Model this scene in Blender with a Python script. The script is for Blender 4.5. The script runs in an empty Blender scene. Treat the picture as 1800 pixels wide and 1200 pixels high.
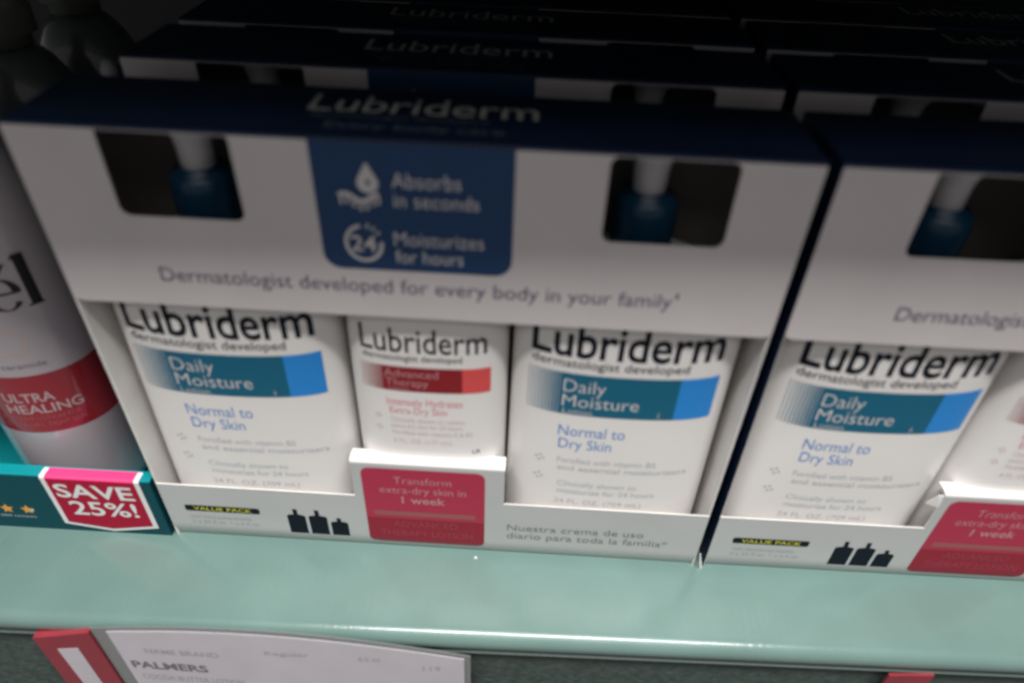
import bpy, math, random
from mathutils import Vector, Matrix
from mathutils.geometry import tessellate_polygon

SC = bpy.context.scene
COL = SC.collection
PI = math.pi
random.seed(7)

# ------------------------------------------------------------------ camera
YAW, PITCH, ROLL = -0.0192, 0.6752, 0.0441
fwd = Vector((math.sin(YAW)*math.cos(PITCH), math.cos(YAW)*math.cos(PITCH), -math.sin(PITCH)))
r0 = Vector((math.cos(YAW), -math.sin(YAW), 0)); u0 = r0.cross(fwd)
rr = math.cos(ROLL)*r0 + math.sin(ROLL)*u0
uu = -math.sin(ROLL)*r0 + math.cos(ROLL)*u0
cd = bpy.data.cameras.new('camera'); cam = bpy.data.objects.new('camera', cd); COL.objects.link(cam)
M = Matrix.Identity(4)
for i in range(3):
    M[i][0] = rr[i]; M[i][1] = uu[i]; M[i][2] = -fwd[i]
M[0][3], M[1][3], M[2][3] = 0.1653, -0.2021, 0.2963
cam.matrix_world = M
cd.sensor_width = 36; cd.lens = 24.47
cd.clip_start = 0.005; cd.clip_end = 50
cd.dof.use_dof = True
cd.dof.focus_distance = 0.40
cd.dof.aperture_fstop = 4.5
SC.camera = cam
try: SC.cycles.filter_width = 2.3
except Exception: pass
try:
    SC.cycles.max_bounces = 8
except Exception: pass

# ------------------------------------------------------------------ world + lamps
w = bpy.data.worlds.new('World'); SC.world = w; w.use_nodes = True
bg = w.node_tree.nodes['Background']
bg.inputs[0].default_value = (1.0, 0.95, 0.95, 1); bg.inputs[1].default_value = 0.185
def area(name, loc, target, sx, sy, power, col):
    l = bpy.data.lights.new(name, 'AREA'); l.shape = 'RECTANGLE'; l.size = sx; l.size_y = sy
    l.energy = power; l.color = col
    o = bpy.data.objects.new(name, l); COL.objects.link(o)
    o.location = loc
    d = (Vector(target)-Vector(loc)).normalized()
    o.rotation_euler = d.to_track_quat('-Z', 'Y').to_euler()
    return o
# ceiling tubes over the aisle, running along the shelf
area('ceiling_tube_light', (0.20, -0.62, 2.05), (0.20, -0.62, 0), 2.1, 0.34, 88, (1.0, 0.985, 0.96))
area('far_ceiling_light', (0.3, -1.9, 2.2), (0.2, 0, 0.1), 2.4, 0.5, 9, (1.0, 0.96, 0.94))
vs = SC.view_settings
vs.view_transform = 'Standard'; vs.look = 'None'; vs.exposure = 0.0; vs.gamma = 1.0
vs.use_curve_mapping = False

# ------------------------------------------------------------------ materials
def mat(name, col, rough=0.5, spec=0.5, noise=0.0, nscale=60, bump=0.0, bscale=200, coat=0.0,
        coatr=0.15, trans=0.0, metal=0.0, stretch=None, alpha=1.0):
    m = bpy.data.materials.new(name); m.use_nodes = True
    nt = m.node_tree; b = nt.nodes['Principled BSDF']
    b.inputs['Base Color'].default_value = (*col, 1)
    b.inputs['Roughness'].default_value = rough
    b.inputs['Specular IOR Level'].default_value = spec
    b.inputs['Metallic'].default_value = metal
    b.inputs['Coat Weight'].default_value = coat
    b.inputs['Coat Roughness'].default_value = coatr
    b.inputs['Transmission Weight'].default_value = trans
    b.inputs['Alpha'].default_value = alpha
    tc = nt.nodes.new('ShaderNodeTexCoord')
    src = tc.outputs['Object']
    if stretch:
        mp = nt.nodes.new('ShaderNodeMapping'); mp.inputs['Scale'].default_value = stretch
        nt.links.new(src, mp.inputs['Vector']); src = mp.outputs['Vector']
    if noise:
        n = nt.nodes.new('ShaderNodeTexNoise'); n.inputs['Scale'].default_value = nscale
        n.inputs['Detail'].default_value = 6
        nt.links.new(tc.outputs['Object'], n.inputs['Vector'])
        r = nt.nodes.new('ShaderNodeMapRange')
        r.inputs['From Min'].default_value = 0.3; r.inputs['From Max'].default_value = 0.7
        r.inputs['To Min'].default_value = 1-noise; r.inputs['To Max'].default_value = 1+noise*0.5
        nt.links.new(n.outputs['Fac'], r.inputs['Value'])
        mx = nt.nodes.new('ShaderNodeVectorMath'); mx.operation = 'SCALE'
        mx.inputs[0].default_value = col
        nt.links.new(r.outputs['Result'], mx.inputs['Scale'])
        nt.links.new(mx.outputs['Vector'], b.inputs['Base Color'])
        r2 = nt.nodes.new('ShaderNodeMapRange')
        r2.inputs['From Min'].default_value = 0.3; r2.inputs['From Max'].default_value = 0.7
        r2.inputs['To Min'].default_value = rough*0.85; r2.inputs['To Max'].default_value = min(1, rough*1.2)
        nt.links.new(n.outputs['Fac'], r2.inputs['Value'])
        nt.links.new(r2.outputs['Result'], b.inputs['Roughness'])
    if bump:
        n2 = nt.nodes.new('ShaderNodeTexNoise'); n2.inputs['Scale'].default_value = bscale
        n2.inputs['Detail'].default_value = 3
        nt.links.new(src, n2.inputs['Vector'])
        bp = nt.nodes.new('ShaderNodeBump'); bp.inputs['Strength'].default_value = bump
        bp.inputs['Distance'].default_value = 0.002
        nt.links.new(n2.outputs['Fac'], bp.inputs['Height'])
        nt.links.new(bp.outputs['Normal'], b.inputs['Normal'])
        if coat: nt.links.new(bp.outputs['Normal'], b.inputs['Coat Normal'])
    return m

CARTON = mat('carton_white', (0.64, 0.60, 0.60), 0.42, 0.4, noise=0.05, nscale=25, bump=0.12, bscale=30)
CARTONIN = mat('carton_inside', (0.76, 0.735, 0.71), 0.6, 0.3, noise=0.06, nscale=60)
CARTONSHADE = mat('carton_inside_shaded', (0.20, 0.19, 0.18), 0.8, 0.2, noise=0.08, nscale=60)  # darkened carton inside: shade behind the windows put into the colour
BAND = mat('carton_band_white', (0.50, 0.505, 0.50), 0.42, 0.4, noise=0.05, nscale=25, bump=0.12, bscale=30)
NAVY = mat('carton_navy', (0.009, 0.022, 0.062), 0.42, 0.35, noise=0.10, nscale=40, bump=0.08, bscale=40)
NAVYTAB = mat('print_navy', (0.014, 0.050, 0.135), 0.45, 0.3)
PLAST = mat('bottle_white_plastic', (0.80, 0.775, 0.755), 0.33, 0.5, noise=0.02, nscale=20, bump=0.05, bscale=25)
PUMPW = mat('pump_white_plastic', (0.72, 0.70, 0.72), 0.35, 0.5)
PUMPB = mat('pump_blue_plastic', (0.002, 0.034, 0.075), 0.3, 0.5)
INK = mat('ink_black', (0.006, 0.010, 0.018), 0.6, 0.12)
INKN = mat('ink_navy', (0.015, 0.02, 0.085), 0.5, 0.3)
INKW = mat('ink_white', (0.62, 0.60, 0.60), 0.5, 0.3)
INKSIL = mat('ink_silver', (0.62, 0.60, 0.56), 0.4, 0.4)
INKBLU = mat('ink_blue', (0.07, 0.24, 0.60), 0.5, 0.3)
INKG = mat('ink_grey', (0.46, 0.50, 0.54), 0.5, 0.3)
INKPK = mat('ink_soft_red', (0.72, 0.22, 0.24), 0.5, 0.3)
INKPG = mat('ink_pink_grey', (0.62, 0.50, 0.50), 0.5, 0.3)
INKY = mat('ink_yellow', (0.62, 0.60, 0.05), 0.5, 0.3)
TEAL = mat('band_teal', (0.008, 0.120, 0.205), 0.45, 0.3)
BLUE = mat('band_blue', (0.022, 0.25, 0.68), 0.4, 0.4)
DRED = mat('band_dark_red', (0.26, 0.012, 0.018), 0.4, 0.4)
BRED = mat('band_bright_red', (0.72, 0.085, 0.085), 0.4, 0.4)
LRED = mat('label_red', (0.42, 0.026, 0.066), 0.5, 0.35)
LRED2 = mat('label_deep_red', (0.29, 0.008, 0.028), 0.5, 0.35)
LLINE = mat('label_line', (0.34, 0.09, 0.105), 0.45, 0.35)
MINT = mat('shelf_mint_paint', (0.145, 0.238, 0.215), 0.33, 0.5, noise=0.09, nscale=22, bump=0.07,
           bscale=1.0, stretch=(500, 40, 40), coat=0.8, coatr=0.15)
RAILM = mat('price_rail_dark', (0.070, 0.100, 0.088), 0.6, 0.3, noise=0.35, nscale=300, bump=0.3, bscale=400)
LIPM = mat('rail_lip', (0.13, 0.175, 0.16), 0.45, 0.5)
PANELM = mat('back_panel', (0.10, 0.10, 0.10), 0.7, 0.3, noise=0.1)
PAPER = mat('ticket_paper', (0.60, 0.57, 0.61), 0.5, 0.4, noise=0.04, nscale=60)
PAPERLINE = mat('ticket_sleeve', (0.24, 0.255, 0.25), 0.25, 0.5)
INKT = mat('ticket_ink', (0.20, 0.18, 0.19), 0.6, 0.3)
INKTL = mat('ticket_ink_light', (0.42, 0.40, 0.42), 0.6, 0.3)
TREDM = mat('ticket_red_plastic', (0.30, 0.035, 0.05), 0.35, 0.5, noise=0.1, nscale=80)
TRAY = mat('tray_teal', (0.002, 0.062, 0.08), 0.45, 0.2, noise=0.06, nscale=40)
TRAYIN = mat('tray_inside_grey', (0.40, 0.37, 0.39), 0.5, 0.4, noise=0.08, nscale=30)
TRAYLIT = mat('tray_teal_lit', (0.004, 0.24, 0.27), 0.3, 0.5)  # brighter copy of the tray teal, light on the ledge painted in
PINKLIT = mat('print_pink_lit', (0.80, 0.05, 0.20), 0.35, 0.5)  # brighter copy of the pennant pink, ledge light painted in
PINK = mat('print_pink', (0.40, 0.003, 0.035), 0.5, 0.2)
PWHITE = mat('print_white', (0.78, 0.76, 0.76), 0.4, 0.4)
ORANGE = mat('print_orange', (0.75, 0.36, 0.06), 0.45, 0.4)
LOTION = mat('lotion_bottle_plastic', (0.50, 0.455, 0.485), 0.30, 0.5, bump=0.04, bscale=25, coat=1.0, coatr=0.06)
LOTRED = mat('lotion_label_red', (0.34, 0.016, 0.030), 0.35, 0.5, coat=1.0, coatr=0.08)
PEACH = mat('print_peach', (0.60, 0.47, 0.38), 0.4, 0.4)
LOTB = mat('lotion_ink', (0.015, 0.012, 0.015), 0.4, 0.4)
DIVM = mat('divider_plastic', (0.34, 0.34, 0.35), 0.22, 0.5)
DARKB = mat('rear_bottle_dark', (0.10, 0.10, 0.105), 0.3, 0.5, coat=0.8, coatr=0.08)  # darker copy of the bottle plastic for the two rear bottles
CAPM = mat('lotion_cap', (0.12, 0.13, 0.11), 0.35, 0.5)

# ------------------------------------------------------------------ helpers
def obj(name, verts, faces, m, parent=None, midx=None, smooth=False):
    me = bpy.data.meshes.new(name); me.from_pydata([tuple(v) for v in verts], [], faces)
    for q in (m if isinstance(m, (list, tuple)) else [m]): me.materials.append(q)
    if midx:
        for p, k in zip(me.polygons, midx): p.material_index = k
    if smooth:
        for p in me.polygons: p.use_smooth = True
    me.update()
    o = bpy.data.objects.new(name, me); COL.objects.link(o)
    if parent: o.parent = parent
    return o
def empty(name, loc=(0, 0, 0), rz=0.0):
    o = bpy.data.objects.new(name, None); o.empty_display_size = 0.02; COL.objects.link(o)
    o.location = loc; o.rotation_euler = (0, 0, rz)
    return o
def tag(o, label, cat, group=None, kind=None):
    o['label'] = label; o['category'] = cat
    if group: o['group'] = group
    if kind: o['kind'] = kind
def copy_tree(o, parent=None):
    c = o.copy(); COL.objects.link(c)
    if parent: c.parent = parent
    for ch in list(o.children): copy_tree(ch, c)
    return c

class MB:
    def __init__(s, lim=None): s.v = []; s.f = []; s.k = []; s.lim = lim
    def add(s, v, f, k=0):
        n = len(s.v); s.v += [tuple(p) for p in v]; s.f += [tuple(i+n for i in q) for q in f]; s.k += [k]*len(f)
        return s
    def box(s, a, b, k=0):
        (x0, y0, z0), (x1, y1, z1) = a, b
        v = [(x0,y0,z0),(x1,y0,z0),(x1,y1,z0),(x0,y1,z0),(x0,y0,z1),(x1,y0,z1),(x1,y1,z1),(x0,y1,z1)]
        return s.add(v, [(0,3,2,1),(4,5,6,7),(0,1,5,4),(1,2,6,5),(2,3,7,6),(3,0,4,7)], k)
    def poly(s, outline, holes, fn, thick, k=0, kb=None):
        """2D polygon (u,v) with holes -> plate. fn(u,v,d) gives the 3D point at depth d."""
        loops = [outline]+list(holes)
        flat = [p for l in loops for p in l]
        tri = tessellate_polygon([[Vector((p[0], p[1], 0)) for p in l] for l in loops])
        n = len(flat)
        def area2(t):
            a, b, c = (flat[i] for i in t)
            return (b[0]-a[0])*(c[1]-a[1])-(b[1]-a[1])*(c[0]-a[0])
        tri = [t if area2(t) > 0 else t[::-1] for t in tri]
        s.add([fn(p[0], p[1], 0.0) for p in flat], tri, k)
        if thick:
            s.add([fn(p[0], p[1], thick) for p in flat], [t[::-1] for t in tri], k if kb is None else kb)
            for l in loops:
                m = len(l)
                v = [fn(p[0], p[1], 0.0) for p in l]+[fn(p[0], p[1], thick) for p in l]
                s.add(v, [(i, (i+1) % m, m+(i+1) % m, m+i) for i in range(m)], k if kb is None else kb)
        return s
    def lathe(s, prof, c, seg=40, k=0):
        v = []
        for r, z in prof:
            for i in range(seg):
                a = 2*PI*i/seg; v.append((c[0]+r*math.cos(a), c[1]+r*math.sin(a), c[2]+z))
        f = []
        for j in range(len(prof)-1):
            for i in range(seg):
                i2 = (i+1) % seg
                f.append((j*seg+i, j*seg+i2, (j+1)*seg+i2, (j+1)*seg+i))
        f.append(tuple(range(seg))[::-1]); f.append(tuple((len(prof)-1)*seg+i for i in range(seg)))
        return s.add(v, f, k)
    def grid(s, u0, u1, v0, v1, nu, nv, fn, k=0):
        v = []
        for j in range(nv+1):
            for i in range(nu+1):
                v.append(fn(u0+(u1-u0)*i/nu, v0+(v1-v0)*j/nv))
        f = [(j*(nu+1)+i, j*(nu+1)+i+1, (j+1)*(nu+1)+i+1, (j+1)*(nu+1)+i) for j in range(nv) for i in range(nu)]
        return s.add(v, f, k)
    def build(s, name, m, parent=None, smooth=False):
        return obj(name, s.v, s.f, m, parent, s.k, smooth)

_tc = {}
def text_mesh(t, bold):
    key = (t, bold)
    if key in _tc: return _tc[key]
    c = bpy.data.curves.new('t', 'FONT'); c.body = t; c.size = 1.0; c.resolution_u = 3
    c.offset = bold
    o = bpy.data.objects.new('t', c); COL.objects.link(o)
    bpy.context.view_layer.update()
    dg = bpy.context.evaluated_depsgraph_get()
    me = bpy.data.meshes.new_from_object(o.evaluated_get(dg))
    v = [tuple(p.co[:2]) for p in me.vertices]; f = [tuple(p.vertices) for p in me.polygons]
    bpy.data.objects.remove(o); bpy.data.meshes.remove(me)
    _tc[key] = (v, f)
    return v, f
CAP = 0.727
def subdiv(pts, faces, lim):
    """split the triangles of flat lettering until no edge is longer than lim (so it can follow a curved face)"""
    pts = list(pts); out = []; stack = []
    for f in faces:
        for i in range(1, len(f)-1): stack.append((f[0], f[i], f[i+1]))
    cache = {}
    while stack:
        t = stack.pop()
        e = [(math.dist(pts[t[i]], pts[t[(i+1) % 3]]), i) for i in range(3)]
        L, i = max(e)
        if L <= lim: out.append(t); continue
        a, b, c = t[i], t[(i+1) % 3], t[(i+2) % 3]
        key = (min(a, b), max(a, b))
        if key not in cache:
            cache[key] = len(pts); pts.append(((pts[a][0]+pts[b][0])/2, (pts[a][1]+pts[b][1])/2))
        m = cache[key]; stack.append((a, m, c)); stack.append((m, b, c))
    return pts, out
def text(mb, t, u0, u1, base, cap, fn, bold=0.0, k=0, align='fit', slant=0.0, lim=None):
    """letters fitted between u0 and u1 on the baseline, with the given cap height"""
    v, f = text_mesh(t, bold)
    if not v: return
    xs = [p[0] for p in v]; a, b = min(xs), max(xs); sz = cap/CAP
    if align == 'fit': sx = (u1-u0)/(b-a); ox = u0
    else:
        sx = sz*0.94; ox = u0 if align == 'l' else (u0+u1)/2-(b-a)*sx/2
    q = [(ox+(p[0]-a)*sx+slant*p[1]*sz, base+p[1]*sz) for p in v]
    lim = lim or getattr(mb, 'lim', None)
    if lim: q, f = subdiv(q, f, lim)
    pts = [fn(p[0], p[1]) for p in q]
    # keep the letters facing outward
    mb.add(pts, f, k)
def rrect(x0, x1, z0, z1, rb, rt=0.0, n=6):
    p = []
    def arc(cx, cz, r, a0, a1):
        if r <= 0: p.append((cx, cz)); return
        for i in range(n+1):
            a = math.radians(a0+(a1-a0)*i/n); p.append((cx+r*math.cos(a), cz+r*math.sin(a)))
    arc(x0+rb, z0+rb, rb, 180, 270); arc(x1-rb, z0+rb, rb, 270, 360)
    arc(x1-rt, z1-rt, rt, 0, 90); arc(x0+rt, z1-rt, rt, 90, 180)
    return p
mm = 0.001
def A(s): return s

# ------------------------------------------------------------------ shelf unit (bays seen from the aisle)
unit = empty('shelf_unit', (0.165, -0.0385, 0), math.radians(1.1))
tag(unit, 'mint green metal store shelf with rounded front edge carrying the packs', 'shelf')
def sweep(name, prof, x0, x1, m, parent, smooth=False, nx=60):
    v = []; n = len(prof)
    for i in range(nx+1):
        x = x0+(x1-x0)*i/nx
        v += [(x, p[0], p[1]) for p in prof]
    f = [(i*n+j, i*n+(j+1) % n, (i+1)*n+(j+1) % n, (i+1)*n+j) for i in range(nx) for j in range(n)]
    f += [tuple(range(n))[::-1], tuple(nx*n+j for j in range(n))]
    o = obj(name, v, f, m, parent, smooth=False)
    if smooth:
        for p in o.data.polygons: p.use_smooth = len(p.vertices) == 4
    return o
R = 6*mm
def deck_prof(z, yb):
    # local y=0 is the centre line of the rounded nose
    p = [(yb, z), (0.03, z)]
    for i in range(11):
        a = math.radians(90+i*15); p.append((R*math.cos(a), z-R+R*math.sin(a)))
    p += [(0.004, z-0.0125), (0.012, z-0.0125), (yb, z-0.0125)]
    return p
o = sweep('shelf_deck', deck_prof(0, 0.46), -0.8, 0.9, MINT, unit, True, 1)
o = sweep('upper_shelf_deck', deck_prof(0.2865, 0.46), -0.8, 0.9, MINT, unit, True, 1)
MB().box((-0.8, 0.46, -0.15), (0.9, 0.475, 0.30)).build('back_panel', PANELM, unit)
rail = MB().box((-0.8, -0.0015, -0.140), (0.9, 0.002, -0.0127)).build('price_rail', RAILM, unit)
sweep('rail_lip', [(-0.0035, -0.0155), (-0.0045, -0.0140), (-0.0035, -0.0128), (0.0038, -0.0126), (0.0038, -0.0155)], -0.8, 0.9, LIPM, rail, False, 1)

# ------------------------------------------------------------------ value pack carton
W, H, D = 255*mm, 210.2*mm, 43.5*mm
T = 0.6*mm
def F(u, v, d=0.0): return (u, d, v)
def make_pack():
    root = empty('value_pack_carton')
    fr = 1.2*mm
    # top panel with the rounded fold
    prof = [(D, H)]
    for i in range(6):
        a = math.radians(90+18*i); prof.append((fr+fr*math.cos(a), H-fr+fr*math.sin(a)))
    inner = [(T, H-fr)] + [(fr, H-T)] + [(D, H-T)]
    mb = MB(); n = len(prof)
    v = [(0, y, z) for y, z in prof]+[(W, y, z) for y, z in prof]
    mb.add(v, [(j, j+1, n+j+1, n+j) for j in range(n-1)], 0)
    v = [(0.0, y, z) for y, z in inner]+[(W, y, z) for y, z in inner]
    mb.add(v, [(j, 3+j, 3+j+1, j+1) for j in range(2)], 1)
    top = mb.build('top_panel', [NAVY, CARTONSHADE], root)
    # upper front panel with two hand windows
    zt = H-fr; zl = 142.6*mm
    out = [(0, zl+3*mm), (0.6*mm, zl+1*mm), (3*mm, zl), (W-3*mm, zl), (W-0.6*mm, zl+1*mm), (W, zl+3*mm), (W, zt), (0, zt)]
    h1 = rrect(29*mm, 71*mm, 179*mm, zt-0.3*mm, 3.5*mm, 1.2*mm)
    h2 = rrect(189.3*mm, 229.7*mm, 178.6*mm, zt-0.3*mm, 3.5*mm, 3.0*mm)
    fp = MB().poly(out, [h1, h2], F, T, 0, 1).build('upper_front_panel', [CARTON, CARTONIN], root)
    # navy tab with its symbols
    E1 = lambda u, v, d=0.0: (u, -0.10*mm+d, v)
    E2 = lambda u, v, d=0.0: (u, -0.20*mm+d, v)
    tab = MB().poly(rrect(95.6*mm, 160.2*mm, 163*mm, zt, 6*mm, 0, 8), [], E1, 0.05*mm).build('navy_tab', NAVYTAB, fp)
    s = MB()
    # drop (with a small hole) over a strip of skin
    cx, cz, r = 113.2, 195.6, 3.5
    dp = [(cx, cz+7.2)]
    for i in range(17):
        a = math.radians(150-i*15); a = math.radians(40-i*(260/16)); dp.append((cx+r*math.cos(a), cz+r*math.sin(a)))
    hole = [(cx+0.2+0.7*math.cos(a*PI/4), cz+0.2+1.2*math.sin(a*PI/4)) for a in range(8)]
    S = lambda l: [(p[0]*mm, p[1]*mm) for p in l]
    s.poly(S(dp)[::-1], [S(hole)], E2, 0)
    def stroke(pts, wd):
        up, dn = [], []
        for i, p in enumerate(pts):
            a = pts[max(0, i-1)]; b = pts[min(len(pts)-1, i+1)]
            dx, dz = b[0]-a[0], b[1]-a[1]; L = math.hypot(dx, dz)
            up.append((p[0]-dz/L*wd/2, p[1]+dx/L*wd/2)); dn.append((p[0]+dz/L*wd/2, p[1]-dx/L*wd/2))
        for i in range(len(pts)-1):
            s.poly(S([dn[i], dn[i+1], up[i+1], up[i]]), [], E2, 0)
    wave = [(103.4+i*0.7, 190.2+1.5*math.sin((i-0.5)*0.36) - (0.0 if i < 9 else (i-9)*0.05)) for i in range(20)]
    wave = [(103.3+i*0.7, 190.4+1.3*math.cos((i-3.0)*0.40)) for i in range(20)]
    stroke(wave, 1.5)
    for i in (1, 4, 7, 10, 13, 16, 18.6):
        x = 103.3+i*0.7; z = 190.4+1.3*math.cos((i-3.0)*0.40)
        stroke([(x, z-0.6), (x+0.05, z-3.6)], 0.85)
    # 24 in an open ring
    cx, cz = 110.0, 173.4
    stroke([(cx+6.0*math.cos(math.radians(a)), cz+6.6*math.sin(math.radians(a))) for a in range(97, 376, 9)], 1.25)
    for a in (75, 56, 37):
        ca, sa = math.cos(math.radians(a)), math.sin(math.radians(a))
        stroke([(cx+5.4*ca, cz+6.0*sa), (cx+7.2*ca, cz+7.8*sa)], 0.7)
    fe2 = lambda u, v: E2(u, v)
    text(s, '24', 105.6*mm, 114.2*mm, 170.4*mm, 6.2*mm, fe2, 0.012)
    s.build('care_symbols', INKW, tab)
    s = MB()
    text(s, 'Absorbs', 121.0*mm, 143.2*mm, 194.4*mm, 5.6*mm, fe2, -0.004)
    text(s, 'in seconds', 121.2*mm, 149.0*mm, 187.6*mm, 5.4*mm, fe2, -0.004)
    text(s, 'Moisturizes', 120.4*mm, 150.6*mm, 173.2*mm, 5.6*mm, fe2, -0.004)
    text(s, 'for hours', 120.4*mm, 143.6*mm, 166.4*mm, 5.4*mm, fe2, -0.004)
    s.build('tab_lettering', INKW, tab)
    s = MB()
    text(s, A('Dermatologist developed for every body in your family'), 35.6*mm, 217*mm, 153.4*mm, 6.1*mm, lambda u, v: E1(u, v), -0.006)
    text(s, '1', 218.0*mm, 218.8*mm, 157.4*mm, 2.6*mm, lambda u, v: E1(u, v))
    s.build('slogan_lettering', INKN, fp)
    # brand on the top
    s = MB(); G = lambda u, v: (u, v, H+0.08*mm)
    text(s, 'Lubriderm', 90*mm, 166.5*mm, 21.5*mm, 15.5*mm, G, 0.004, 0)
    text(s, A('dermatologist developed'), 92*mm, 150*mm, 16.2*mm, 3.2*mm, G, 0, 1)
    text(s, A('Every body care'), 99*mm, 156*mm, 7.6*mm, 5.0*mm, G, -0.006, 1)
    s.build('top_lettering', [INKSIL, mat_dim], top)
    # lower band, raised in the middle
    zb = 39*mm; zr = 61.5*mm
    lb = MB()
    def fold(u, v, d=0.0):
        y = 0.0
        if v < 10*mm: y = 2.2*mm*((10*mm-v)/(10*mm))**2
        return (u, y+d, v)
    for (xa, xb_, zz) in ((0, 92.4*mm, zb), (92.4*mm, 161*mm, zr), (161*mm, W, zb)):
        zs = [0, 2*mm, 4*mm, 6*mm, 8*mm, 10*mm, zz]
        for a, b in zip(zs[:-1], zs[1:]):
            lb.poly([(xa, a), (xb_, a), (xb_, b), (xa, b)], [], fold, T, 0, 1)
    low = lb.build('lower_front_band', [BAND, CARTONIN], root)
    # fold-over ledge of the raised part
    pr = [(0.0, zr), (0.25*mm, zr+0.9*mm), (1.0*mm, zr+1.5*mm), (3.0*mm, zr+1.7*mm), (7.2*mm, zr+1.4*mm), (7.2*mm, zr+0.9*mm), (1.0*mm, zr+0.6*mm), (0.6*mm, zr)]
    v = [(92.4*mm, y, z) for y, z in pr]+[(161*mm, y, z) for y, z in pr]; n = len(pr)
    lg = MB().add(v, [(j, (j+1) % n, n+(j+1) % n, n+j) for j in range(n)]+[tuple(range(n)), tuple(n+j for j in range(n))[::-1]])
    lg.build('folded_ledge', mat_ledge, low)
    # printed red label
    FE = lambda u, v, d=0.0: (lambda q: (q[0], q[1]-0.10*mm, q[2]))(fold(u, v, d))
    FF = lambda u, v, d=0.0: (lambda q: (q[0], q[1]-0.20*mm, q[2]))(fold(u, v, d))
    red = MB()
    red.poly([(96.6*mm, 24*mm), (152.2*mm, 24*mm)] + [p for p in rrect(96.6*mm, 152.2*mm, 24*mm, 59*mm, 0, 4*mm)[2:]], [], FE, 0, 0)
    outl = rrect(97.2*mm, 151.8*mm, 5.2*mm, 24*mm, 4*mm, 0)
    # slice the bottom so that it follows the fold
    def hw(z):
        r = 4*mm; dz = z-5.2*mm
        return 0 if dz >= r else r-math.sqrt(max(0, r*r-(r-dz)**2))
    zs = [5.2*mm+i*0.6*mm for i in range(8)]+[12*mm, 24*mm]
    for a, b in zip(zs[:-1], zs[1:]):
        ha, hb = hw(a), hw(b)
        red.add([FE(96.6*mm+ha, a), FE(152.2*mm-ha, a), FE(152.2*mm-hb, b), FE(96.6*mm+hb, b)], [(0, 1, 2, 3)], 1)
    rl = red.build('red_label', [LRED, LRED2], low)
    s = MB(); ff = lambda u, v: FF(u, v)
    s.poly([(100.5*mm, 26.2*mm), (148*mm, 26.2*mm), (148*mm, 29.6*mm), (100.5*mm, 29.6*mm)], [], FF, 0, 1)
    text(s, 'Transform', 111*mm, 137*mm, 49.2*mm, 5.0*mm, ff, -0.008, 0)
    text(s, 'extra-dry skin in', 104.4*mm, 143.6*mm, 42.6*mm, 5.0*mm, ff, -0.006, 0)
    text(s, '1 week', 114*mm, 134*mm, 35.6*mm, 5.2*mm, ff, 0.012, 0)
    text(s, 'ADVANCED', 109*mm, 139.5*mm, 18.0*mm, 4.6*mm, ff, -0.008, 2)
    text(s, 'THERAPY LOTION', 102.4*mm, 146.6*mm, 11.0*mm, 4.6*mm, ff, -0.008, 2)
    s.build('label_lettering', [mat_rl, LLINE, mat_rl2], rl)
    s = MB()
    s.poly(rrect(9.5*mm, 45.2*mm, 20.6*mm, 24.8*mm, 1*mm, 1*mm, 3), [], FE, 0, 0)
    vb = s.build('value_badge', INK, low)
    s = MB(); text(s, 'VALUE PACK', 13.5*mm, 41.5*mm, 21.4*mm, 2.7*mm, ff, 0.01); s.build('badge_lettering', INKY, vb)
    s = MB()
    text(s, 'with hand pump bottles', 10.5*mm, 40*mm, 15.6*mm, 2.2*mm, ff, -0.01)
    text(s, '2 x 24 fl oz  1 x 6 fl oz', 10.5*mm, 43*mm, 11.6*mm, 2.2*mm, ff, -0.01)
    s.build('small_print', INKPG2, low)
    def icon(x, wd, h, ph):
        s = MB().poly([(x, 8*mm), (x+wd, 8*mm), (x+wd, 8*mm+h), (x+wd*0.9, 8*mm+h+0.8*mm), (x+wd*0.62, 8*mm+h+1.3*mm), (x+wd*0.6, 8*mm+h+ph),
                (x+wd*0.36, 8*mm+h+ph), (x+wd*0.38, 8*mm+h+1.3*mm), (x+wd*0.1, 8*mm+h+0.8*mm), (x, 8*mm+h)], [], FE, 0, 0)
        s.build('bottle_pictogram', INK, low)
    icon(58*mm, 8.8*mm, 13.0*mm, 5.2*mm); icon(68.3*mm, 8.8*mm, 13.0*mm, 5.2*mm); icon(78.6*mm, 8.3*mm, 9.5*mm, 3.8*mm)
    s = MB()
    text(s, 'Nuestra crema de uso', 163.0*mm, 227.5*mm, 20.2*mm, 4.6*mm, ff, -0.006)
    text(s, 'diario para toda la familia*', 163.0*mm, 239.5*mm, 14.0*mm, 4.6*mm, ff, -0.006)
    s.build('slogan_lettering', mat_span, low)
    # sides, back, bottom
    for x, nm in ((0, 0), (W, 1)):
        m = MB(); y0, y1 = (T if True else 0), D
        if nm == 0:
            m.add([(0, 0, 0), (0, D, 0), (0, D, H), (0, fr, H), (0, 0, H-fr)], [(4, 3, 2, 1, 0)], 0)
            m.add([(T, T, 0), (T, D-T, 0), (T, D-T, H-T), (T, T, H-T)], [(0, 1, 2, 3)], 1)
            m.add([(0, 0, 0), (T, T, 0), (T, T, H-fr), (0, 0, H-fr)], [(0, 1, 2, 3)], 1)
        else:
            m.add([(W, 0, 0), (W, D, 0), (W, D, H), (W, fr, H), (W, 0, H-fr)], [(0, 1, 2, 3, 4)], 0)
            m.add([(W-T, T, 0), (W-T, D-T, 0), (W-T, D-T, H-T), (W-T, T, H-T)], [(3, 2, 1, 0)], 1)
            m.add([(W, 0, 0), (W-T, T, 0), (W-T, T, H-fr), (W, 0, H-fr)], [(3, 2, 1, 0)], 1)
        m.build('side_panel', [NAVY, CARTONIN], root)
    MB().box((T, D-T, T), (W-T, D, H-T)).build('back_panel', CARTONSHADE, root)
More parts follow.
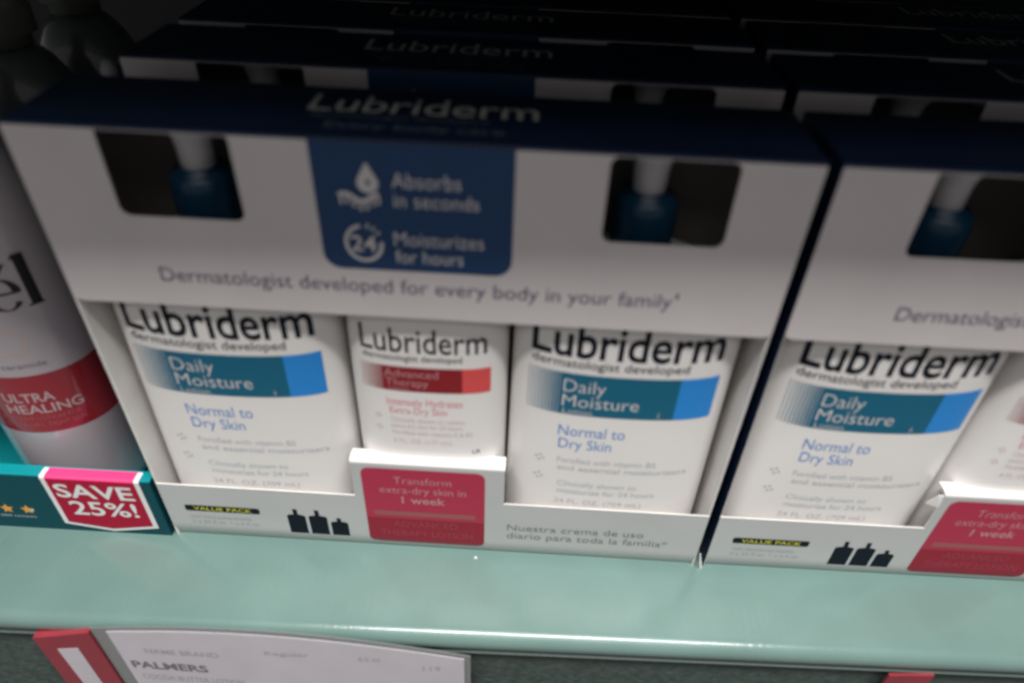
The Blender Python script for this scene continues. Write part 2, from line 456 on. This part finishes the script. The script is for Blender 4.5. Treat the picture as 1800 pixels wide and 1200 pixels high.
    MB().box((T, 2.3*mm, 0.2*mm), (W-T, D-T, T)).build('bottom_panel', CARTONIN, root)
    return root
mat_dim = mat('ink_top_faint', (0.17, 0.19, 0.24), 0.45, 0.35)
mat_ledge = mat('ledge_white', (0.72, 0.70, 0.69), 0.4, 0.5)
mat_rl = mat('ink_label_pale', (0.52, 0.27, 0.29), 0.5, 0.3)
mat_rl2 = mat('ink_label_rose', (0.34, 0.06, 0.09), 0.5, 0.3)
mat_span = mat('ink_band_grey', (0.20, 0.21, 0.24), 0.5, 0.3)
INKPG2 = mat('ink_band_faint', (0.38, 0.38, 0.42), 0.5, 0.3)
pack = make_pack()
G1 = 'navy and white value pack cartons standing in rows on the shelf'
rows_y = [0, 67.5*mm, 121*mm, 172*mm, 222*mm]
labA = ['whole white and navy carton in the middle with a red label on its raised front',
        'carton directly behind the middle front carton, its grey white strip showing over the navy top',
        'carton third from the front in the middle column, nearly lost in the dark',
        'carton fourth from the front in the middle column, a faint strip in the dark',
        'rearmost carton of the middle column, in the dark under the upper shelf']
labB = ['white and navy carton at the right, cut off by the picture edge',
        'carton directly behind the right front carton, with a white pump in its window',
        'carton third from the front in the right column, in deep shadow',
        'carton fourth from the front in the right column, in deep shadow',
        'rearmost carton of the right column, in the dark under the upper shelf']
offx = [0, 4.5*mm, 5.0*mm, 4*mm, 6*mm]
for i, y in enumerate(rows_y):
    for c, lab in ((0, labA), (1, labB)):
        p = pack if (i == 0 and c == 0) else copy_tree(pack)
        p.location = (c*259.8*mm+offx[i]+(0 if not c else 0.3*mm*i), y, 0)
        p.rotation_euler = (0, 0, [0, math.radians(0.35)][c] if i == 0 else math.radians(random.uniform(-0.2, 0.4)))
        tag(p, lab[i], 'carton', G1)

# ------------------------------------------------------------------ lotion bottles inside the cartons
def sup(u, a, b, n=4.0):
    t = min(0.999999, abs(u)/a)
    return b*(1-t**n)**(1/n)
def body_mb(prof, n=4.0, seg=128):
    v = []
    for a, b, z in prof:
        for i in range(seg):
            t = 2*PI*i/seg; c, s = math.cos(t), math.sin(t)
            v.append((a*math.copysign(abs(c)**(2/n), c), b*math.copysign(abs(s)**(2/n), s), z))
    f = [(j*seg+i, j*seg+(i+1) % seg, (j+1)*seg+(i+1) % seg, (j+1)*seg+i) for j in range(len(prof)-1) for i in range(seg)]
    f += [tuple(range(seg))[::-1], tuple((len(prof)-1)*seg+i for i in range(seg))]
    return MB().add(v, f)
def make_bottle(big=True):
    root = empty('lotion_bottle')
    if big:
        a, b = 45.7*mm, 19.6*mm
        prof = [(a-4*mm, b-3.4*mm, 0.8*mm), (a-1.2*mm, b-1*mm, 2.6*mm), (a, b, 6*mm)]
        for i in range(1, 9): prof.append((a-0.16*mm*i, b-0.10*mm*i, (6+i*16)*mm))
        prof += [(a-3.0*mm, b-1.4*mm, 142*mm), (a-5.5*mm, b-2.4*mm, 149*mm), (a-12*mm, b-4*mm, 155*mm), (a-23*mm, b-5*mm, 160*mm), (a-32*mm, b-6*mm, 162.5*mm)]
        def ab(z): 
            t = (z-6*mm)/(16*mm); return a-0.16*mm*t, b-0.10*mm*t
    else:
        a, b = 32.9*mm, 18.4*mm
        prof = [(a-4*mm, b-3.4*mm, 0.8*mm), (a-1.2*mm, b-1*mm, 2.6*mm), (a, b, 6*mm), (a-0.3*mm, b-0.1*mm, 60*mm), (a-0.6*mm, b-0.2*mm, 125*mm),
                (a-1.2*mm, b-0.6*mm, 140*mm), (a-3*mm, b-2*mm, 147*mm), (a-9*mm, b-4*mm, 152*mm), (a-20*mm, b-6*mm, 156*mm)]
        def ab(z): return a-0.3*mm*z/0.06, b-0.1*mm*z/0.06
    sag = 3.4*mm if big else 1.6*mm
    body = body_mb(prof).build('bottle_body', PLAST, root, True)
    def S(off):
        def fn(u, z):
            aa, bb = ab(z); return (u, -sup(u, aa, bb)-off, z+sag*((u/aa)**2)-0.25*sag)
        return fn
    s1, s2 = S(0.12*mm), S(0.24*mm)
    k = mm
    if big:
        s = MB(2.2*mm)
        text(s, 'Lubriderm', -37*k, 36.2*k, 124.9*k, 16.6*k, s1, 0.016)
        text(s, A('dermatologist developed'), -36.6*k, 24.5*k, 119.4*k, 4.4*k, s1, 0.002)
        s.build('brand_lettering', INK, body)
        s = MB(2.2*mm); z0, z1 = 94.4*k, 116.4*k
        x = -37.4*k
        for i in range(9):
            w_ = (0.25+0.11*i)*k; s.grid(x, x+w_, z0, z1, 1, 8, s1, 0); x += 1.38*k
        s.grid(x, 22.4*k, z0, z1, 24, 8, s1, 0)
        s.grid(22.4*k, 37.4*k, z0, z1, 10, 8, s1, 1)
        s.build('colour_band', [TEAL, BLUE], body)
        s = MB(2.2*mm)
        text(s, A('Daily'), -23.4*k, -6.4*k, 106.8*k, 7.0*k, s2, -0.006)
        text(s, 'Moisture', -23.4*k, 7.8*k, 98.9*k, 6.8*k, s2, -0.004)
        text(s, 'Lotion', -22.8*k, -10.8*k, 95.0*k, 2.9*k, s2, -0.004)
        text(s, '\u2193', 15.6*k, 17.0*k, 95.6*k, 3.0*k, s2)
        s.build('band_lettering', INKW, body)
        s = MB(2.2*mm)
        text(s, A('Normal to'), -23.6*k, 4.4*k, 82.0*k, 6.4*k, s1, -0.004)
        text(s, 'Dry Skin', -23.0*k, -0.4*k, 74.4*k, 6.2*k, s1, -0.004)
        s.build('skin_type_lettering', INKBLU, body)
        s = MB(2.2*mm)
        text(s, 'Fortified with vitamin B5', -22.8*k, 20*k, 65.4*k, 3.4*k, s1, -0.004)
        text(s, 'and essential moisturizers', -22.4*k, 34*k, 60.6*k, 3.4*k, s1, 0.0)
        text(s, 'Clinically shown to', -21.8*k, 14*k, 50.2*k, 3.4*k, s1, -0.004)
        text(s, 'moisturize for 24 hours', -21.4*k, 22.5*k, 45.2*k, 3.4*k, s1, -0.004)
        text(s, '24 FL. OZ. (709 mL)', -22.4*k, 17.6*k, 38.2*k, 3.2*k, s1, -0.004)
        for zc in (65.5, 54.0):
            for j, (dx, dz) in enumerate(((-1.6, 0.4), (0.2, 1.6), (1.5, -0.2), (-0.2, -1.4))):
                s.grid((-31+dx)*k, (-31+dx+1.2)*k, (zc+dz)*k, (zc+dz+1.1)*k, 1, 1, s1)
        s.build('small_print', INKG, body)
    else:
        s = MB(2.2*mm)
        text(s, 'Lubriderm', -25.2*k, 24.2*k, 122.3*k, 12.2*k, s1, 0.006)
        text(s, A('dermatologist developed'), -24.6*k, 14.6*k, 118.0*k, 3.2*k, s1)
        s.build('brand_lettering', INK, body)
        s = MB(2.2*mm); z0, z1 = 101.8*k, 114.8*k; x = -26.0*k
        for i in range(8):
            w_ = (0.2+0.08*i)*k; s.grid(x, x+w_, z0, z1, 1, 6, s1, 0); x += 1.02*k
        s.grid(x, 14.6*k, z0, z1, 18, 6, s1, 0); s.grid(14.6*k, 25.9*k, z0, z1, 8, 6, s1, 1)
        s.build('colour_band', [DRED, BRED], body)
        s = MB(2.2*mm)
        text(s, A('Advanced'), -16.8*k, 5.0*k, 109.4*k, 4.4*k, s2, -0.004)
        text(s, A('Therapy'), -16.4*k, 0.8*k, 104.7*k, 4.2*k, s2, -0.004)
        text(s, 'Lotion', -15.2*k, -7.4*k, 102.3*k, 1.9*k, s2)
        s.build('band_lettering', mat_rl, body)
        s = MB(2.2*mm)
        text(s, 'Intensely Hydrates', -16.8*k, 14.6*k, 93.8*k, 4.4*k, s1, -0.006)
        text(s, 'Extra-Dry Skin', -15.8*k, 8.0*k, 89.0*k, 4.0*k, s1, -0.006)
        s.build('skin_type_lettering', INKPK, body)
        s = MB(2.2*mm)
        text(s, 'Clinically shown to relieve', -16.0*k, 15.4*k, 84.2*k, 2.6*k, s1, -0.004)
        text(s, 'extra-dry skin for 24 hours', -16.0*k, 14.4*k, 80.6*k, 2.6*k, s1, -0.004)
        text(s, 'Fortified with vitamins E & B5', -15.6*k, 18.6*k, 76.6*k, 2.6*k, s1, -0.004)
        text(s, '6 FL. OZ. (177 mL)', -15.4*k, 9.6*k, 71.4*k, 2.6*k, s1, -0.004)
        for zc in (86.0, 79.0):
            for j, (dx, dz) in enumerate(((-1.1, 0.3), (0.1, 1.1), (1.0, -0.1), (-0.1, -1.0))):
                s.grid((-21.4+dx)*k, (-21.4+dx+.9)*k, (zc+dz)*k, (zc+dz+.8)*k, 1, 1, s1)
        s.build('small_print', INKPG, body)
        s = MB(2.2*mm); text(s, 'LR', 18.6*k, 22.2*k, 66.0*k, 2.6*k, s1, 0.01); s.build('lot_mark', INKT, body)
    # pump: ribbed blue collar, white actuator
    zc = 164.4*mm if big else 155*mm; r = 11.3*mm if big else 10*mm
    v = MB(); seg = 96; ring = []
    pr = [(r, 0), (r, 17*mm), (r-0.5*mm, 19.6*mm), (r-1.6*mm, 21.4*mm), (r-4*mm, 22.6*mm), (7.4*mm, 23*mm)]
    vs_ = []
    for j, (q, z) in enumerate(pr):
        for i in range(seg):
            a_ = 2*PI*i/seg; g = 0.28*mm if (i % 2 and j < 2) else 0
            vs_.append(((q-g)*math.cos(a_), (q-g)*math.sin(a_), zc+z))
    f = [(j*seg+i, j*seg+(i+1) % seg, (j+1)*seg+(i+1) % seg, (j+1)*seg+i) for j in range(len(pr)-1) for i in range(seg)]
    f += [tuple((len(pr)-1)*seg+i for i in range(seg))]
    MB().add(vs_, f).build('pump_collar', PUMPB, root, True)
    zh = zc+22.6*mm
    hp = [(5.9*mm, 0), (6.0*mm, 8*mm), (6.7*mm, 12*mm), (8.6*mm, 15*mm), (9.4*mm, 17*mm), (9.0*mm, 19.2*mm), (7.5*mm, 20.4*mm)]
    if not big: hp = [(q*0.8, z) for q, z in hp]
    hd = MB().lathe(hp, (0, 0, zh), 40).build('pump_head', PUMPW, root, True)
    sp = MB()
    for i in range(9):
        pass
    n = 14; L = []
    for j, (xx, ww, hh, zz) in enumerate(((0, 5.2, 3.6, 16.4), (14, 4.6, 3.4, 16.4), (24, 3.8, 3.0, 15.9), (30, 3.2, 2.8, 14.4))):
        for i in range(n):
            t = 2*PI*i/n; L.append((xx*mm, ww*mm*math.cos(t), zh+(zz+hh*math.sin(t))*mm))
    f = [(j*n+i, j*n+(i+1) % n, (j+1)*n+(i+1) % n, (j+1)*n+i) for j in range(3) for i in range(n)]+[tuple(range(n)), tuple(3*n+i for i in range(n))[::-1]]
    sp.add(L, f).build('pump_spout', PUMPW, hd, True)
    return root
def set_spout(root, ang):
    for c in root.children:
        if c.name.startswith('pump_head'): c.rotation_euler = (0, 0, ang)
big = make_bottle(True); small = make_bottle(False)
G2 = 'large white pump bottles inside the cartons'
bots = [(big, 48.2, 22.8, 0.9, 0.2, 'large white lotion bottle with blue band, at the left inside the middle carton'),
        (None, 206.2, 22.6, -0.5, PI+0.2, 'large white lotion bottle with blue band, at the right inside the middle carton'),
        (None, 259.8+48.6, 22.8, 0.4, 0.1, 'large white lotion bottle with blue band inside the carton at the right'),
        (None, 51, 67.5+22, 0, 0.3, 'shadowed bottle with pump showing in the left window of the carton behind the middle one'),
        (None, 212, 67.5+22, 0, 2.9, 'shadowed bottle with pump showing in the right window of the carton behind the middle one'),
        (None, 318, 67.5+22, 0, 0.3, 'shadowed bottle whose white pump shows in the carton behind the right one')]
for b_, x, y, rz, sa, lab in bots:
    b = b_ or copy_tree(big)
    b.location = (x*mm, y*mm, T+0.1*mm); b.rotation_euler = (0, 0, math.radians(rz))
    tag(b, lab, 'lotion bottle', G2)
small.location = (127.6*mm, 22.4*mm, T+0.1*mm)
tag(small, 'small white bottle with red band between the two large bottles of the middle carton', 'lotion bottle', 'small bottles with a red band')
s2_ = copy_tree(small); s2_.location = ((259.8+128)*mm, 22.6*mm, T+0.1*mm)
tag(s2_, 'small bottle with red band at the right picture edge inside the right carton', 'lotion bottle', 'small bottles with a red band')

# sliver of torn carton in the gap between the two front cartons
tg = MB().add([(256.0*mm, -0.6*mm, 11*mm), (256.6*mm, -0.6*mm, 11*mm), (259.4*mm, -1.0*mm, 0.1*mm), (257.9*mm, -1.0*mm, 0.1*mm),
               (256.0*mm, -0.2*mm, 11*mm), (256.6*mm, -0.2*mm, 11*mm), (259.4*mm, -0.6*mm, 0.1*mm), (257.9*mm, -0.6*mm, 0.1*mm)],
              [(0, 3, 2, 1), (4, 5, 6, 7), (0, 1, 5, 4), (1, 2, 6, 5), (2, 3, 7, 6), (3, 0, 4, 7)]).build('paper_scrap', mat_ledge)
tag(tg, 'thin white paper sliver standing in the gap between the two front cartons', 'paper scrap')

# ------------------------------------------------------------------ teal display tray and the tall bottle at the left
tray = empty('display_tray', (-2.6*mm, -0.6*mm, 0), math.radians(0.2))
tag(tray, 'teal display tray with pink SAVE 25% pennant at the left', 'display tray')
HT = 40*mm; XL = -190*mm
fw = MB()
pr = [(0, 0), (0, HT-1*mm), (0.4*mm, HT-0.2*mm), (1.2*mm, HT), (6.4*mm, HT), (6.8*mm, HT-0.6*mm), (6.8*mm, 0)]
n = len(pr)
fw.add([(XL, y, z) for y, z in pr]+[(0, y, z) for y, z in pr], [(j, j+1, n+j+1, n+j)[::-1] for j in range(n-1)]+[tuple(range(n)), tuple(n+j for j in range(n))[::-1]])
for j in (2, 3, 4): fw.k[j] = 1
front = fw.build('front_wall', [TRAY, TRAYLIT], tray)
sw = MB()
sw.poly([(6.8*mm, 0), (75*mm, 0), (75*mm, 120*mm), (40*mm, 100*mm), (14*mm, 42*mm), (6.8*mm, HT-2*mm)], [], lambda u, v, d=0: (-0.1*mm-d, u, v), 0.8*mm, 0)
sw.build('side_wall', TRAYIN, tray)
MB().box((XL, 6.8*mm, 0.3*mm), (-1*mm, 75*mm, 1.1*mm)).build('floor', TRAYLIT, tray)
# pennant on the front and over the top edge
def pfn(off):
    def fn(u, v, d=0.0):
        if v <= HT-1*mm: return (u, -off+d, v)
        t = v-(HT-1*mm)
        if t < 1.4*mm:
            a = t/(1.4*mm)*PI/2; return (u, 1.1*mm-(1.1*mm+off)*math.cos(a), HT-1.1*mm+(1.1*mm+off)*math.sin(a))
        return (u, 1.1*mm+(t-1.4*mm), HT+off)
    return fn
def pennant(x0, x1, zb, zp, off, m, name, parent, zt=44.8*mm):
    f0 = pfn(off); mb = MB()
    mb.add([f0(x0, zb), f0((x0+x1)/2, zp), f0(x1, zb), f0(x1, HT-1*mm), f0(x0, HT-1*mm)], [(0, 1, 2, 3, 4)])
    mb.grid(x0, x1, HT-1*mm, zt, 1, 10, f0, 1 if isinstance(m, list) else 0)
    return mb.build(name, m, parent)
pw = pennant(-51.4*mm, -5.0*mm, 5.4*mm, 1.2*mm, 0.10*mm, PWHITE, 'pennant_border', front)
pk = pennant(-49.0*mm, -7.4*mm, 7.0*mm, 3.2*mm, 0.20*mm, [PINK, PINKLIT], 'pennant', front)
s = MB(); f3 = pfn(0.32*mm)
text(s, 'SAVE', -47.0*mm, -10.0*mm, 26.4*mm, 9.6*mm, lambda u, v: f3(u, v), 0.02)
text(s, '25%!', -43.8*mm, -11.6*mm, 13.6*mm, 10.4*mm, lambda u, v: f3(u, v), 0.015)
s.build('offer_lettering', PWHITE, pk)
s = MB(); f4 = pfn(0.12*mm)
def star(cx, cz, r, k):
    p = [(cx+(r if i % 2 == 0 else r*0.5)*math.cos(PI/2+i*PI/5), cz+(r if i % 2 == 0 else r*0.5)*math.sin(PI/2+i*PI/5)) for i in range(10)]
    s.poly(p, [], lambda u, v, d=0: f4(u, v), 0, k)
for i, x in enumerate((-106, -96, -86, -76.5, -66.5)): star(x*mm, 14.6*mm, 3.4*mm, 0)
star(-64.6*mm, 14.4*mm, 1.6*mm, 1)
text(s, 'over 1,000 reviews', -92*mm, -64*mm, 8.4*mm, 2.0*mm, lambda u, v: f4(u, v), 0, 2)
s.build('rating_stars', [ORANGE, PWHITE, INKG], front)

def make_tall():
    root = empty('tall_lotion_bottle')
    a, b = 29.5*mm, 24*mm
    prof = [(a-4*mm, b-4*mm, 1.2*mm), (a-1*mm, b-1*mm, 3*mm), (a, b, 8*mm), (a, b, 60*mm), (a, b, 120*mm), (a-0.6*mm, b-0.4*mm, 150*mm), (a-2.2*mm, b-1.6*mm, 168*mm),
            (a-4.5*mm, b-3*mm, 180*mm), (a-8.5*mm, b-6*mm, 190*mm), (a-13*mm, b-9*mm, 197*mm), (a-18*mm, b-13*mm, 202*mm)]
    body = body_mb(prof, 2.0).build('bottle_body', LOTION, root, True)
    def S(off):
        def fn(u, z):
            t = u/(26.8*mm)
            return ((a+off)*math.sin(t), -(b+off)*math.cos(t), z)
        return fn
    q1, q2 = S(0.1*mm), S(0.22*mm); k = mm
    MB().grid(-46*k, 46*k, 52*k, 86*k, 60, 2, q1).build('red_band', LOTRED, body, True)
    s = MB(2.2*mm)
    text(s, 'ULTRA', -4*k, 16*k, 71.0*k, 5.4*k, q2, 0.02)
    text(s, 'HEALING', -4.5*k, 25.5*k, 64.2*k, 5.4*k, q2, 0.016)
    text(s, 'INTENSIVE LOTION FOR', -9*k, 23*k, 60*k, 2.6*k, q2, -0.004, 1)
    text(s, 'EXTRA-DRY, TIGHT SKIN', -8*k, 24*k, 56*k, 2.6*k, q2, -0.004, 1)
    s.build('band_lettering', [mat_rl3, mat_rl4], body)
    # serif lettering of the name: high-contrast strokes
    s = MB(2.2*mm)
    def ring(cx, cz, rx, rz, t0, t1, a0, a1, nn=24):
        for i in range(nn):
            A0, A1 = [math.radians(a0+(a1-a0)*(i+j)/nn) for j in (0, 1)]
            def th(x): return t0+(t1-t0)*abs(math.cos(x))
            P = lambda x, o: q1(cx+(rx-o)*math.cos(x), cz+(rz-o*0.5)*math.sin(x))
            s.add([P(A0, 0), P(A1, 0), P(A1, th(A1)), P(A0, th(A0))], [(0, 1, 2, 3)])
    def bar(x0, x1, z0, z1): s.grid(x0, x1, z0, z1, 2, 2, q1)
    zb = 120*k
    ring(-25*k, zb+11*k, 8.5*k, 11*k, 0.8*k, 2.8*k, 45, 315)                          # C
    bar(-14*k, -11.4*k, zb+4*k, zb+14*k); ring(-9.2*k, zb+4.4*k, 4.8*k, 4.6*k, .8*k, 2.6*k, 180, 350); bar(-6.4*k, -4*k, zb, zb+14*k)   # u
    bar(-1.6*k, 0.8*k, zb, zb+14*k); bar(-2.6*k, 1.8*k, zb, zb+0.8*k); ring(4.0*k, zb+10*k, 3.2*k, 4*k, .8*k, 2.0*k, 30, 170)  # r
    ring(15.6*k, zb+7.4*k, 6.8*k, 7.6*k, 1.0*k, 3.2*k, 8, 325); bar(10.2*k, 22.0*k, zb+7.4*k, zb+8.4*k)             # e
    s.add([q1(15.4*k, zb+16.6*k), q1(17.2*k, zb+16.6*k), q1(20.6*k, zb+21.0*k), q1(17.6*k, zb+21.0*k)], [(0, 1, 2, 3)])   # accent
    bar(23.8*k, 27.9*k, zb, zb+24*k); bar(22.6*k, 28.6*k, zb, zb+0.9*k)
    s.add([q1(22.6*k, zb+22.4*k), q1(24.1*k, zb+21.6*k), q1(24.1*k, zb+24*k)], [(0, 1, 2)])                                          # l
    s.build('name_lettering', LOTB, body)
    s = MB(2.2*mm)
    for i in range(30):
        A0, A1 = 2*PI*i/30, 2*PI*(i+1)/30; P = lambda x, r: q1(9*k+r*math.cos(x), 104*k+r*math.sin(x))
        s.add([P(A0, 6.6*k), P(A1, 6.6*k), P(A1, 5.8*k), P(A0, 5.8*k)], [(0, 1, 2, 3)])
    s.build('round_emblem', PEACH, body)
    s = MB(2.2*mm); text(s, 'advanced ceramide', -16*k, 19*k, 90.4*k, 3.0*k, q1, 0.0); s.build('small_print', INKT, body)
    MB().lathe([(11*mm, 0), (11*mm, 4*mm), (14*mm, 5*mm), (14*mm, 22*mm), (12*mm, 24*mm)], (0, 0, 203*mm), 32).build('cap', CAPM, root, True)
    return root
mat_rl3 = mat('ink_band_white', (0.52, 0.40, 0.41), 0.4, 0.4)
mat_rl4 = mat('ink_band_rose', (0.45, 0.14, 0.16), 0.4, 0.4)
tall = make_tall()
G3 = 'tall lotion bottles in the left facing'
tl = ['tall grey white lotion bottle with red band, standing in the teal tray',
      'dark tall bottle in shadow directly behind the one with the red band',
      'rearmost dark tall bottle at the top left corner']
rear = copy_tree(tall)
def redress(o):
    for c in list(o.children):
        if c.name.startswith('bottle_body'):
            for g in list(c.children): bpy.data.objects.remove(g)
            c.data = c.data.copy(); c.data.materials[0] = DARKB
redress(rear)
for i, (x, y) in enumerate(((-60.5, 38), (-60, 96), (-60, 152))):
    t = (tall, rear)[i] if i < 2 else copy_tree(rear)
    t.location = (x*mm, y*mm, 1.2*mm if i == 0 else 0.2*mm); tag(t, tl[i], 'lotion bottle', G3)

dv = empty('shelf_divider', (-3.6*mm, 72*mm, 0))
tag(dv, 'smoky plastic shelf divider with rounded post behind the middle carton corner', 'shelf divider')
MB().lathe([(3.4*mm, 0.2*mm), (3.4*mm, 203*mm), (2.6*mm, 205.5*mm), (1.2*mm, 206.6*mm)], (0, 0, 0), 24).build('front_post', DIVM, dv, True)
MB().box((-0.8*mm, 3.2*mm, 0.2*mm), (0.8*mm, 300*mm, 203*mm)).build('divider_wall', DIVM, dv)

# ------------------------------------------------------------------ price tickets on the rail
def yrail(x): return -0.0385+(x-0.165)*math.tan(math.radians(1.1))
def ticket_fn(y0):
    def fn(u, v, d=0.0):
        return (u, yrail(u)-y0+d, v)
    return fn
tk = empty('price_ticket', (0, 0, 0))
tag(tk, 'white paper price ticket with curled top edge hanging on the shelf rail', 'price ticket')
def top_z(x):
    t = (x+0.012)/0.160
    return (-8.6+ 12.5*math.sin(PI*min(1, t*0.80+0.14))**1.0 - 8.0*t*t)*mm
N = 24
def sheet(x0, x1, dz, yoff, m, name, parent):
    pts = [(x0+(x1-x0)*i/N) for i in range(N+1)]
    mb = MB()
    def P(x, z, d=0): return (x, yrail(x)-yoff-1.6*mm*math.sin(PI*(x-x0)/(x1-x0))+d, z)
    for a, b in zip(pts[:-1], pts[1:]):
        mb.add([P(a, -80*mm), P(b, -80*mm), P(b, top_z(b)+dz), P(a, top_z(a)+dz)], [(0, 1, 2, 3)])
        mb.add([P(a, -80*mm, .3*mm), P(b, -80*mm, .3*mm), P(b, top_z(b)+dz, .3*mm), P(a, top_z(a)+dz, .3*mm)], [(3, 2, 1, 0)])
        mb.add([P(a, top_z(a)+dz), P(b, top_z(b)+dz), P(b, top_z(b)+dz, .3*mm), P(a, top_z(a)+dz, .3*mm)], [(0, 1, 2, 3)])
    return mb.build(name, m, parent), P
sheet(-19.6*mm, 149.8*mm, 2.5*mm, 7.0*mm, PAPERLINE, 'sleeve', tk)
pp, PF = sheet(-12.0*mm, 147*mm, 0.0, 7.8*mm, PAPER, 'ticket_paper', tk)
s = MB(); tf = lambda u, v: (lambda q: (q[0], q[1]-0.12*mm, q[2]))(PF(u, v))
text(s, 'PALMERS', -9*mm, 27*mm, -34.4*mm, 6.4*mm, tf, 0.03); s.build('name_lettering', INKT, pp)
s = MB(); text(s, 'NAME BRAND', 1*mm, 35*mm, -19.6*mm, 4.4*mm, tf, 0.01); s.build('heading_lettering', INKTL, pp)
s = MB(); text(s, 'COCOA BUTTER LOTION', -7*mm, 42*mm, -45*mm, 5.0*mm, tf, 0.0); s.build('description_lettering', INKTL, pp)
for t_, xa, xb_, zz, cc in (('Regular', 57, 77, -14.6, 3.6), ('8.5 oz', 99, 109, -16.8, 3.6), ('119', 128, 136, -25.0, 4.6)):
    s = MB(); text(s, t_, xa*mm, xb_*mm, zz*mm, cc*mm, tf, 0.0); s.build('number_lettering', INKTL, pp)
rt = empty('red_tag_strip', (0, 0, 0))
tag(rt, 'red strip with a white core clipped left of the white price ticket', 'price tag')
fn = ticket_fn(8.2*mm)
MB().poly([(-47.5*mm, -80*mm), (-20.0*mm, -80*mm), (-20.0*mm, -6.0*mm), (-47.5*mm, -13.5*mm)], [], fn, 1.2*mm).build('tag_plate', TREDM, rt)
MB().poly([(-47.5*mm, -13.2*mm), (-20*mm, -5.7*mm), (-20*mm, -4.0*mm), (-47.5*mm, -11.0*mm)], [], ticket_fn(8.2*mm), 5*mm).build('tag_hook', TREDM, rt)
MB().poly([(-38.5*mm, -80*mm), (-29.5*mm, -80*mm), (-29.5*mm, -18*mm), (-39.5*mm, -20*mm)], [], ticket_fn(8.35*mm), 0.1*mm).build('tag_window', PAPER, rt)
r2 = empty('red_tag_corner', (0, 0, 0))
tag(r2, 'small red tag corner at the bottom right of the rail', 'price tag')
MB().poly([(341*mm, -60*mm), (361*mm, -60*mm), (361*mm, -13.4*mm), (341*mm, -15*mm)], [], ticket_fn(6.0*mm), 1.2*mm).build('tag_plate', TREDM, r2)

# crumb of dust on the shelf in front of the red label
cv = [(0.9*math.cos(a)*(1+0.3*math.sin(3*a)), 0.7*math.sin(a)) for a in [i*PI/4 for i in range(8)]]
cb = MB().add([((148.4+x)*mm, (-2.9+y)*mm, 0.05*mm) for x, y in cv]+[((148.4+x*.5)*mm, (-2.9+y*.5)*mm, 1.0*mm) for x, y in cv],
              [(i, (i+1) % 8, 8+(i+1) % 8, 8+i) for i in range(8)]+[tuple(range(8))[::-1], tuple(8+i for i in range(8))]).build('paper_crumb', PWHITE)
tag(cb, 'tiny white crumb lying on the mint shelf just below the red label', 'crumb')

# bent corner of the right carton's raised flap
fx = 259.8*mm
P = [((90.6)*mm, 0.9*mm, 60.5*mm), ((92.3)*mm, 0.4*mm, 61.5*mm), ((92.3)*mm, -0.3*mm, 54*mm), ((88.4)*mm, 2.4*mm, 53.5*mm)]
Q = [(a, b+0.5*mm, c) for a, b, c in P]
rp = [o for o in bpy.data.objects if o.name.startswith('value_pack_carton') and abs(o.location.x-259.8*mm) < 1e-5 and abs(o.location.y) < 1e-6][0]
MB().add(P+Q, [(0, 3, 2, 1), (4, 5, 6, 7), (0, 1, 5, 4), (1, 2, 6, 5), (2, 3, 7, 6), (3, 0, 4, 7)]).build('bent_corner', mat_ledge, rp)
